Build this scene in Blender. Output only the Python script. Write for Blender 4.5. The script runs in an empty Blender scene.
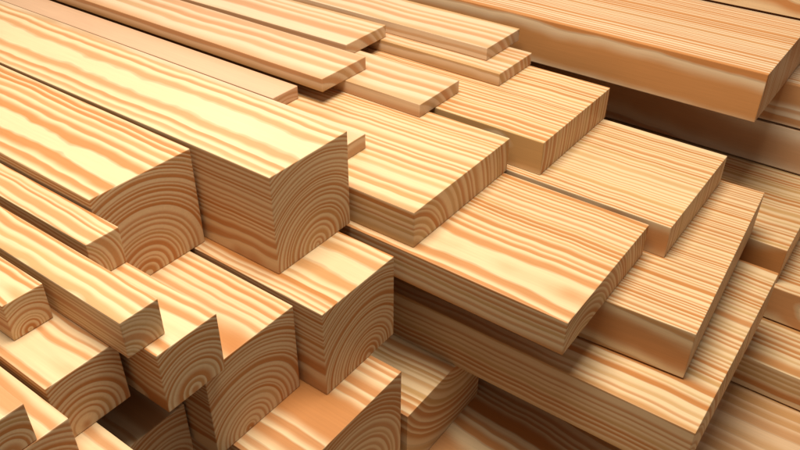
import bpy, bmesh, math, random
from mathutils import Vector, Matrix

# One layout unit is 0.1 m. X runs along the boards towards their cut ends,
# Y goes to the back of the stack, Z is up.
S = 0.1
scene = bpy.context.scene
COL = scene.collection

# ------------------------------------------------------------------ wood
def new(nt, kind, **kw):
    n = nt.nodes.new(kind)
    for k, v in kw.items():
        setattr(n, k, v)
    return n

VARIATION = ((.30, .93, 1.0), (.50, .41, 2.3), (.22, 1.9, 3.1))

def ring_phase(r, spacing, power, seed, vary):
    k = r ** power / spacing
    return k + vary * sum(a * math.sin(k * f + seed * s) for a, f, s in VARIATION)

def wood_group():
    g = bpy.data.node_groups.new('softwood_grain', 'ShaderNodeTree')
    itf = g.interface
    for nm, tp, dv in (('Center Y', 'NodeSocketFloat', 0), ('Center Z', 'NodeSocketFloat', 0),
                       ('Spacing', 'NodeSocketFloat', .08), ('Seed', 'NodeSocketFloat', 0),
                       ('Wave', 'NodeSocketFloat', 1), ('Vary', 'NodeSocketFloat', 1),
                       ('Light', 'NodeSocketColor', (.8, .55, .3, 1)), ('Dark', 'NodeSocketColor', (.56, .25, .085, 1)),
                       ('Fade', 'NodeSocketFloat', .6), ('Power', 'NodeSocketFloat', 1), ('Phase', 'NodeSocketFloat', 0), ('Wander', 'NodeSocketFloat', 1), ('Wander Z', 'NodeSocketFloat', .3), ('Tilt', 'NodeSocketFloat', 0), ('Orange', 'NodeSocketFloat', .5)):
        s_ = itf.new_socket(name=nm, in_out='INPUT', socket_type=tp)
        s_.default_value = dv
    itf.new_socket(name='Color', in_out='OUTPUT', socket_type='NodeSocketColor')
    itf.new_socket(name='Height', in_out='OUTPUT', socket_type='NodeSocketFloat')
    itf.new_socket(name='Rough', in_out='OUTPUT', socket_type='NodeSocketFloat')
    L = g.links
    gi = new(g, 'NodeGroupInput'); go = new(g, 'NodeGroupOutput')

    def math_(op, a, b=None, c=None, clamp=False):
        n = new(g, 'ShaderNodeMath', operation=op, use_clamp=clamp)
        for i, q in enumerate((a, b, c)):
            if q is None: continue
            if isinstance(q, (int, float)): n.inputs[i].default_value = q
            else: L.new(q, n.inputs[i])
        return n.outputs[0]

    def comb(x, y, z):
        n = new(g, 'ShaderNodeCombineXYZ')
        for i, q in enumerate((x, y, z)):
            if isinstance(q, (int, float)): n.inputs[i].default_value = q
            else: L.new(q, n.inputs[i])
        return n.outputs[0]

    def noise(vec, scale=1, detail=1, rough=.5, w=None, dim='4D'):
        n = new(g, 'ShaderNodeTexNoise', noise_dimensions=dim)
        n.inputs['Scale'].default_value = scale; n.inputs['Detail'].default_value = detail
        n.inputs['Roughness'].default_value = rough
        if vec is not None: L.new(vec, n.inputs['Vector'])
        if w is not None:
            if isinstance(w, (int, float)): n.inputs['W'].default_value = w
            else: L.new(w, n.inputs['W'])
        return n.outputs[0]

    tc = new(g, 'ShaderNodeTexCoord')
    sp = new(g, 'ShaderNodeSeparateXYZ'); L.new(tc.outputs['Object'], sp.inputs[0])
    x = math_('MULTIPLY', sp.outputs[0], 1 / S)
    y = math_('MULTIPLY', sp.outputs[1], 1 / S)
    z = math_('MULTIPLY', sp.outputs[2], 1 / S)
    seed = gi.outputs['Seed']; wv = gi.outputs['Wave']
    # slow wander of the pith along the board
    w1 = noise(comb(math_('MULTIPLY', x, .55), 0, 0), 1, 3, .5, seed)
    w2 = noise(comb(math_('MULTIPLY', x, .55), 7.3, 0), 1, 2, .5, seed)
    dy = math_('MULTIPLY', math_('MULTIPLY', math_('SUBTRACT', w1, .5), .20), gi.outputs['Wander'])
    dz = math_('MULTIPLY', math_('MULTIPLY', math_('SUBTRACT', w2, .5), .20), gi.outputs['Wander Z'])
    yy = math_('ADD', math_('SUBTRACT', y, gi.outputs['Center Y']), dy)
    zz = math_('ADD', math_('ADD', math_('SUBTRACT', z, gi.outputs['Center Z']), dz), math_('MULTIPLY', x, gi.outputs['Tilt']))
    r0 = math_('SQRT', math_('ADD', math_('MULTIPLY', yy, yy), math_('MULTIPLY', zz, zz)))
    m = noise(comb(math_('MULTIPLY', x, .85), math_('MULTIPLY', y, .55), math_('MULTIPLY', z, .55)), 1, 2, .5, math_('ADD', seed, 31.7))
    f = noise(comb(math_('MULTIPLY', x, 3.2), math_('MULTIPLY', y, 5), math_('MULTIPLY', z, 5)), 1, 1, .5, math_('ADD', seed, 3.1))
    r = math_('ADD', r0, math_('MULTIPLY', math_('MULTIPLY', math_('SUBTRACT', m, .5), .085), wv))
    r = math_('ADD', r, math_('MULTIPLY', math_('SUBTRACT', f, .5), .012))
    k = math_('DIVIDE', math_('POWER', r, gi.outputs['Power']), gi.outputs['Spacing'])
    # years of different growth (ring_phase() below is the same sum in Python)
    ph = k
    for amp, fr, sd in VARIATION:
        sn = math_('SINE', math_('ADD', math_('MULTIPLY', k, fr), math_('MULTIPLY', seed, sd)))
        ph = math_('ADD', ph, math_('MULTIPLY', math_('MULTIPLY', sn, amp), gi.outputs['Vary']))
    ph = math_('ADD', ph, gi.outputs['Phase'])
    u = math_('FRACT', ph); ring = math_('FLOOR', ph)
    wn = new(g, 'ShaderNodeTexWhiteNoise', noise_dimensions='2D')
    L.new(comb(ring, seed, 0), wn.inputs['Vector'])
    rnd = wn.outputs[0]
    # dark latewood starts sharp and fades into pale earlywood
    fade = math_('MULTIPLY', gi.outputs['Fade'], math_('ADD', .72, math_('MULTIPLY', rnd, .6)))
    up = math_('MULTIPLY', u, 9.0, clamp=True)                     # sharp rise
    down = new(g, 'ShaderNodeMapRange', interpolation_type='SMOOTHSTEP')
    L.new(u, down.inputs['Value']); L.new(math_('MULTIPLY', fade, .42), down.inputs['From Min']); L.new(fade, down.inputs['From Max'])
    down.inputs['To Min'].default_value = 1; down.inputs['To Max'].default_value = 0
    late = math_('MULTIPLY', math_('MULTIPLY', up, down.outputs[0]), math_('ADD', .68, math_('MULTIPLY', rnd, .36)))
    # some years leave only a thin olive line, others a full orange band
    wn2 = new(g, 'ShaderNodeTexWhiteNoise', noise_dimensions='2D')
    L.new(comb(ring, seed, 5.0), wn2.inputs['Vector']); L.new(comb(math_('ADD', ring, 91.5), seed, 0), wn2.inputs['Vector'])
    org = math_('ADD', math_('MULTIPLY', math_('SUBTRACT', gi.outputs['Orange'], wn2.outputs[0]), 3.0), .5, clamp=True)
    oliv = new(g, 'ShaderNodeMix', data_type='RGBA', blend_type='MULTIPLY')
    oliv.inputs[0].default_value = 1; L.new(gi.outputs['Light'], oliv.inputs[6]); oliv.inputs[7].default_value = (.74, .60, .40, 1)
    dk = new(g, 'ShaderNodeMix', data_type='RGBA', clamp_factor=True)
    L.new(org, dk.inputs[0]); L.new(oliv.outputs[2], dk.inputs[6]); L.new(gi.outputs['Dark'], dk.inputs[7])
    mix = new(g, 'ShaderNodeMix', data_type='RGBA', clamp_factor=True)
    L.new(late, mix.inputs[0]); L.new(gi.outputs['Light'], mix.inputs[6]); L.new(dk.outputs[2], mix.inputs[7])
    # long fibres, slow tone changes, thin olive line at the ring edge
    fib = noise(comb(math_('MULTIPLY', x, 1.6), math_('MULTIPLY', y, 55), math_('MULTIPLY', z, 55)), 1, 2, .6, seed)
    tone = noise(comb(math_('MULTIPLY', x, .8), math_('MULTIPLY', y, 1.8), math_('MULTIPLY', z, 1.8)), 1, 2, .5, math_('ADD', seed, 5.5))
    fac = math_('ADD', math_('ADD', .86, math_('MULTIPLY', fib, .24)), math_('MULTIPLY', math_('SUBTRACT', tone, .5), .16))
    edge = math_('SUBTRACT', 1, math_('MULTIPLY', math_('ABSOLUTE', math_('SUBTRACT', u, .02)), 14.0), clamp=True)
    fac = math_('SUBTRACT', fac, math_('MULTIPLY', edge, .15))
    sc = new(g, 'ShaderNodeVectorMath', operation='SCALE')
    L.new(mix.outputs[2], sc.inputs[0]); L.new(fac, sc.inputs['Scale'])
    L.new(sc.outputs[0], go.inputs['Color'])
    L.new(math_('ADD', math_('MULTIPLY', fib, .35), math_('MULTIPLY', late, .5)), go.inputs['Height'])
    L.new(math_('ADD', .44, math_('MULTIPLY', fib, .18)), go.inputs['Rough'])
    return g

GRAIN = wood_group()

def wood(name, cy, cz, spacing, seed, wave=.4, vary=1.0, power=1.0, phase=0.0, wander=1.0, wander_z=.2, orange=.5, tilt=0.0, light=(.62, .425, .222), dark=(.42, .162, .040), fade=.78):
    m = bpy.data.materials.new(name); m.use_nodes = True
    nt = m.node_tree; nt.nodes.clear()
    out = new(nt, 'ShaderNodeOutputMaterial'); p = new(nt, 'ShaderNodeBsdfPrincipled')
    g = new(nt, 'ShaderNodeGroup'); g.node_tree = GRAIN
    g.inputs['Center Y'].default_value = cy; g.inputs['Center Z'].default_value = cz
    g.inputs['Spacing'].default_value = spacing; g.inputs['Seed'].default_value = seed
    g.inputs['Wave'].default_value = wave; g.inputs['Vary'].default_value = vary
    g.inputs['Light'].default_value = (*light, 1); g.inputs['Dark'].default_value = (*dark, 1)
    g.inputs['Fade'].default_value = fade
    g.inputs['Wander'].default_value = wander; g.inputs['Wander Z'].default_value = wander_z; g.inputs['Tilt'].default_value = tilt; g.inputs['Orange'].default_value = orange
    g.inputs['Power'].default_value = power; g.inputs['Phase'].default_value = phase
    nt.links.new(g.outputs['Color'], p.inputs['Base Color'])
    nt.links.new(g.outputs['Rough'], p.inputs['Roughness'])
    b = new(nt, 'ShaderNodeBump'); b.inputs['Strength'].default_value = .10; b.inputs['Distance'].default_value = .0006
    nt.links.new(g.outputs['Height'], b.inputs['Height']); nt.links.new(b.outputs[0], p.inputs['Normal'])
    p.inputs['Specular IOR Level'].default_value = .28
    nt.links.new(p.outputs[0], out.inputs[0])
    return m

# ------------------------------------------------------------------ boards
def board(kind, label, cat, group, box, yaw, pith, spacing, length=10.0, lift=0.0, **kw):
    """box = (x_end, y_near, y_far, z_bottom, z_top); pith = ring centre measured
    from the near top edge of the cut end. The origin sits at the board's base."""
    x1, a, b, z0, z1 = box
    z0 += lift
    w, h = b - a, z1 - z0
    bm = bmesh.new()
    rs = bmesh.ops.create_cube(bm, size=1)
    for v in rs['verts']:
        v.co = Vector(((v.co.x - .5) * length, (v.co.y + .5) * w, (v.co.z + .5) * h)) * S
    e = .009 * S
    bmesh.ops.bevel(bm, geom=list(bm.edges), offset=e, segments=2, profile=.6, affect='EDGES')
    me = bpy.data.meshes.new(kind); bm.to_mesh(me); bm.free()
    o = bpy.data.objects.new(kind, me); COL.objects.link(o)
    o.location = Vector((x1, a, z0)) * S
    o.rotation_euler = (0, 0, yaw)
    board.n += 1
    seed = board.n * 3.77 + kw.pop('seed', 0)
    at = kw.pop('at', None)             # (distance from pith, ring phase wanted there)
    if at:
        p0 = ring_phase(at[0], spacing, kw.get('power', 1.0), seed, kw.get('vary', 1.0))
        kw['phase'] = (at[1] - p0) % 1.0
    me.materials.append(wood('pine_' + kind, pith[0], h + pith[1], spacing, seed, **kw))
    o['label'] = label; o['category'] = cat
    if group: o['group'] = group
    return o
board.n = 0

BEAMS = 'square sawn beams stacked on the left'
LATHS = 'thin battens lying on the left beams'
PLANKS = 'wide planks stacked across the middle'
THIN = 'thin boards laid on top of the planks'
BACK = 'heavy boards stacked at the back right'
GREY = dict(tilt=.07, wander_z=1.5, wander=.1, wave=.3, orange=1.0, light=(.56, .42, .27), dark=(.40, .19, .07))
P15 = dict(power=1.22, vary=.7, orange=.95, wander_z=.08)
PEACH = dict(light=(.61, .412, .235), dark=(.46, .215, .080))

# --- left stack of square beams
board('square_timber', 'largest square beam, ringed cut end in the middle left, standing highest of the beams', 'timber', BEAMS,
      (0, 0, .998, -1.0, 0), .0022, (.53, -.98), .044, at=(.98, .86), fade=.80, seed=2, wave=.22, **P15)
board('square_timber', 'big square beam left of the highest one, its arched end set further back', 'timber', BEAMS,
      (-.898, -1.065, -.05, -1.0, -.009), -.004, (.38, -.97), .050, at=(.97, .84), fade=.80, seed=11, wave=.22, **P15)
board('square_timber', 'square beam under the highest beam, its ringed end right of centre beside the dark gap', 'timber', BEAMS,
      (.652, -.18, .823, -1.955, -1.002), -.0015, (.58, -.93), .046, at=(.93, .80), fade=.80, seed=4, **P15)
board('square_timber', 'square beam with broad orange bands on top, partly covered by the medium beam', 'timber', BEAMS,
      (.377, -1.225, -.236, -1.955, -1.002), -.0037, (.36, -.93), .048, at=(.93, .50), seed=9, **P15)
board('bottom_timber', 'wide bottom beam with a plain bright orange strip on top, at the lower centre', 'timber', None,
      (1.013, -1.068, .458, -3.25, -1.957), -.0008, (.72, -.98), .066, at=(.98, .08), fade=.9, seed=6, wave=.3, wander=.5, **P15)
board('middle_timber', 'medium beam with its ringed end sticking out over the dark hollow, a batten on it', 'timber', None,
      (.463, -1.629, -1.082, -1.0, -.443), -.0012, (.23, -.53), .040, at=(.53, .65), seed=3, **P15)
board('middle_timber', 'short looking beam with a ringed end left of the dark hollow, carrying two battens', 'timber', None,
      (.126, -2.25, -1.695, -.988, -.444), -.0004, (.20, -.50), .041, at=(.50, .60), fade=.65, seed=21, **P15)
board('sunken_timber', 'shaded beam at the bottom of the dark hollow, only its ringed end visible', 'timber', None,
      (.087, -1.88, -1.256, -2.2, -1.485), 0, (.34, -.62), .044, seed=8, **P15)
board('low_timber', 'low beam with a glowing orange top at the bottom left, left of the dark hollow', 'timber', None,
      (.95, -2.9, -1.993, -2.0, -.99), 0, (.50, -.95), .064, at=(1.0, .2), seed=5, **P15)
board('corner_timber', 'bright streaked beam in the lower left corner with a batten end lying on it', 'timber', None,
      (.402, -2.86, -2.28, -.985, -.497), 0, (.26, -.50), .044, seed=13, **P15)

# --- battens on the left beams
board('batten', 'finely striped batten with slanting end rings, lying against the big left beam', 'batten', LATHS,
      (-.546, -1.373, -1.08, -.441, -.106), 0, (-.22, -.32), .038, seed=1)
board('batten', 'longest batten, its ringed end reaching forward over the dark hollow', 'batten', LATHS,
      (.335, -1.754, -1.441, -.441, -.124), 0, (.00, -.36), .034, seed=15)
board('batten', 'small batten with an arched end at the left edge of the picture', 'batten', LATHS,
      (-.435, -2.112, -1.806, -.442, -.128), 0, (.13, -.30), .034, at=(.30, .6), fade=.65, seed=18)
board('batten', 'batten end in the bottom left corner, nearest of the battens', 'batten', LATHS,
      (.398, -2.86, -2.493, -.495, -.178), 0, (.19, -.30), .038, seed=24)

# --- wide planks across the middle
board('wide_plank', 'widest plank, lowest of the plank pile, with a long striped front side and bright corner', 'plank', PLANKS,
      (3.46, 1.406, 4.161, -2.624, -2.0), .0058, (-1.1, -1.6), .066, seed=2, vary=.8)
board('wide_plank', 'plank under the front plank with a wavy orange front side above a thin black gap', 'plank', PLANKS,
      (3.149, 1.958, 4.754, -2.0, -1.429), .060, (-.8, -.34), .054, at=(.8, .30), orange=.9, seed=7, wander_z=1.3, wander=.10, wave=.2, tilt=.05, vary=.8, lift=.02)
board('wide_plank', 'front plank with broad wavy cream bands, its curved end grain right of centre', 'plank', PLANKS,
      (2.311, 1.006, 2.792, -1.427, -1.058), -.0013, (.34, -.66), .052, at=(.66, .60), fade=.85, seed=12, wander=1.7, wave=.5, orange=.6, vary=.6)
board('wide_plank', 'plank right of the front plank, separated from it by a narrow grey gap', 'plank', PLANKS,
      (2.507, 2.868, 4.624, -1.427, -1.058), -.0013, (-.9, -.20), .068, at=(.9, .3), orange=.6, seed=19, vary=.9)
board('wide_plank', 'striped plank beside the highest beam, resting on the front plank', 'plank', PLANKS,
      (.679, 1.092, 2.851, -1.056, -.661), .0009, (-.10, -.55), .080, seed=23, vary=.9)
board('wide_plank', 'thick looking plank with vertical end stripes, ending next to the black gap at the back', 'plank', PLANKS,
      (1.014, 2.971, 4.666, -1.056, -.661), -.0014, (-.8, -.14), .066, at=(.8, .3), orange=.6, seed=27, vary=.9)

# --- thin boards on the planks
board('thin_board', 'little stub of a board peeping out behind the corner of the highest beam', 'board', None,
      (-.408, 1.465, 1.765, -.659, -.488), 0, (.15, -.9), .08, seed=3, **PEACH)
board('thin_board', 'plain peach board running along the back edge of the highest beam', 'board', THIN,
      (-1.745, 1.806, 2.215, -.659, -.502), .0022, (.2, -.9), .06, at=(.9, .75), light=(.57, .34, .19), dark=(.46, .22, .095), seed=6)
board('thin_board', 'upper thin board with a soft dark shadow beneath its overhanging corner', 'board', THIN,
      (-1.404, 2.251, 3.041, -.500, -.339), .0009, (-.15, -.8), .13, seed=14, vary=.6, **PEACH)
board('thin_board', 'lower thin board between the two upper overhanging ones, on the striped plank', 'board', THIN,
      (-.354, 2.657, 3.459, -.659, -.502), .0006, (-.2, -.7), .13, seed=17, vary=.6, **PEACH)
board('thin_board', 'upper thin board furthest back at the top, its end just above a small black shadow', 'board', THIN,
      (-1.815, 3.18, 4.006, -.500, -.339), .0202, (-.2, -.8), .13, length=6.0, seed=22, vary=.6, **PEACH)
board('thin_board', 'lower thin board by the heavy back beam, with another board stepped back on it', 'board', THIN,
      (-.066, 3.891, 4.695, -.659, -.502), .0002, (-.5, -.5), .11, seed=29, vary=.8, **PEACH)
board('thin_board', 'topmost thin board next to the heavy back beam, set back on the board below', 'board', THIN,
      (-.391, 4.125, 4.938, -.500, -.339), .0002, (-.3, -.7), .13, seed=31, vary=.7, **PEACH)

# --- heavy boards at the back right
board('heavy_board', 'heavy board at the top right with a smooth top and broad brown wavy side', 'board', BACK,
      (2.606, 5.088, 8.3, -.803, -.215), -.0013, (-.75, -.36), .064, at=(.75, .30), seed=5, wander_z=1.5, wander=.06, wave=.12, vary=.8, fade=.8, orange=1.0, light=(.60, .43, .25), dark=(.43, .17, .045))
board('heavy_board', 'board in the top right corner with an orange flamed side above a black line', 'board', BACK,
      (4.6, 7.03, 9.2, -.213, .42), 0, (-.9, -.5), .06, tilt=.1, at=(.9, .1), orange=1.0, wave=1.0, seed=9, wander_z=2.5, lift=.03)
board('heavy_board', 'board directly under the heavy top right one, peach top just visible beyond its end', 'board', BACK,
      (4.6, 6.442, 8.6, -1.385, -.807), 0, (-.8, -.1), .055, at=(.8, .2), seed=33, lift=.03, **GREY)
board('heavy_board', 'deeply shaded board between two black lines, below the heavy top right board', 'board', BACK,
      (4.6, 6.442, 8.6, -2.0, -1.387), .0007, (-.9, -.45), .075, at=(.9, .35), seed=37, lift=.03, **GREY)
board('heavy_board', 'board with a finely striped top ending at the right edge, grey brown side in shade', 'board', BACK,
      (3.413, 4.641, 8.4, -2.474, -2.0), 0, (-1.5, -.3), .085, at=(1.5, .8), seed=40, vary=.8)
board('heavy_board', 'board at the right edge with a dark orange side over a thin black line', 'board', BACK,
      (5.2, 4.561, 8.4, -2.955, -2.478), 0, (-1.2, -.28), .07, at=(1.2, .1), orange=1.0, tilt=.05, wander_z=1.2, seed=43, lift=.02)
board('heavy_board', 'striped board near the lower right edge, second from the bottom of its stack', 'board', BACK,
      (5.2, 3.767, 8.4, -3.404, -2.957), 0, (-.9, -1.2), .085, seed=46, lift=.02)
board('heavy_board', 'lowest board in the bottom right corner, smooth tan top with fine light lines', 'board', BACK,
      (5.4, 2.35, 6.2, -4.1, -3.408), 0, (-1.0, -2.2), .12, seed=49, vary=.8, fade=.95, light=(.60, .38, .20), dark=(.46, .23, .09))

# --- shaded boards under the planks
board('shaded_board', 'shaded board with upward curving end rings, in the gap right of the bottom beam', 'board', None,
      (1.045, .53, 1.95, -3.531, -2.626), .0004, (1.15, .55), .085, seed=51)
board('flamed_board', 'dark flamed board lying lowest at the bottom centre, under the widest plank', 'board', None,
      (4.6, -.2, 2.3, -4.1, -3.533), 0, (1.25, -1.15), .07, orange=1.0, tilt=.05, seed=55, wander_z=2.0, wander=2.5, wave=.8)


# ------------------------------------------------------------------ ground
def ground():
    me = bpy.data.meshes.new('ground')
    r = 40 * S * 10
    me.from_pydata([(-r, -r, 0), (r, -r, 0), (r, r, 0), (-r, r, 0)], [], [(0, 1, 2, 3)])
    o = bpy.data.objects.new('ground', me); COL.objects.link(o)
    o.location = (0, 0, -4.12 * S); o['kind'] = 'structure'
    m = bpy.data.materials.new('ground_earth'); m.use_nodes = True
    nt = m.node_tree; p = nt.nodes['Principled BSDF']
    n = new(nt, 'ShaderNodeTexNoise'); n.inputs['Scale'].default_value = 9; n.inputs['Detail'].default_value = 6
    tc = new(nt, 'ShaderNodeTexCoord'); nt.links.new(tc.outputs['Object'], n.inputs['Vector'])
    cr = new(nt, 'ShaderNodeValToRGB')
    cr.color_ramp.elements[0].color = (.10, .06, .035, 1); cr.color_ramp.elements[1].color = (.20, .13, .08, 1)
    nt.links.new(n.outputs[0], cr.inputs[0]); nt.links.new(cr.outputs[0], p.inputs['Base Color'])
    p.inputs['Roughness'].default_value = .9
    me.materials.append(m)
ground()

# ------------------------------------------------------------------ camera
CAM = dict(camx=4.0155, camy=-3.7638, camz=3.3325, yaw=2.19700, pitch=0.60910, roll=0.00930, f=783.15)
cy_, cp, cr_ = CAM['yaw'], CAM['pitch'], CAM['roll']
fwd = Vector((math.cos(cy_) * math.cos(cp), math.sin(cy_) * math.cos(cp), -math.sin(cp)))
rt = fwd.cross(Vector((0, 0, 1))).normalized(); up = rt.cross(fwd)
rt2 = rt * math.cos(cr_) + up * math.sin(cr_); up2 = -rt * math.sin(cr_) + up * math.cos(cr_)
cam = bpy.data.cameras.new('camera'); co = bpy.data.objects.new('camera', cam); COL.objects.link(co)
M = Matrix((rt2, up2, -fwd)).transposed().to_4x4(); M.translation = Vector((CAM['camx'], CAM['camy'], CAM['camz'])) * S
co.matrix_world = M
cam.sensor_fit = 'HORIZONTAL'; cam.sensor_width = 36; cam.lens = 36 * CAM['f'] / 800
cam.shift_x = .0020; cam.shift_y = -.0021
cam.clip_start = .01; cam.clip_end = 200
scene.camera = co

# ------------------------------------------------------------------ light
world = bpy.data.worlds.new('World'); scene.world = world; world.use_nodes = True
bg = world.node_tree.nodes['Background']
bg.inputs[0].default_value = (1.0, .96, .93, 1); bg.inputs[1].default_value = .28

def area(name, loc, target, size, power, color):
    l = bpy.data.lights.new(name, 'AREA'); l.shape = 'DISK'; l.size = size * S; l.energy = power; l.color = color
    o = bpy.data.objects.new(name, l); COL.objects.link(o)
    o.location = Vector(loc) * S
    d = (Vector(target) - Vector(loc)).normalized()
    o.rotation_euler = d.to_track_quat('-Z', 'Y').to_euler()
    return o
area('overhead_softbox', (0.3, 0.2, 11.5), (0.4, 0.4, -1.0), 7.2, 32.3, (1.0, .95, .875))
area('rear_softbox', (-8.0, 7.6, 6.9), (0.0, 0.0, -1.0), 7.0, 3.5, (1.0, .97, .92))

scene.render.engine = 'CYCLES'
scene.view_settings.view_transform = 'Standard'; scene.view_settings.look = 'None'
scene.view_settings.exposure = 0; scene.view_settings.gamma = 1
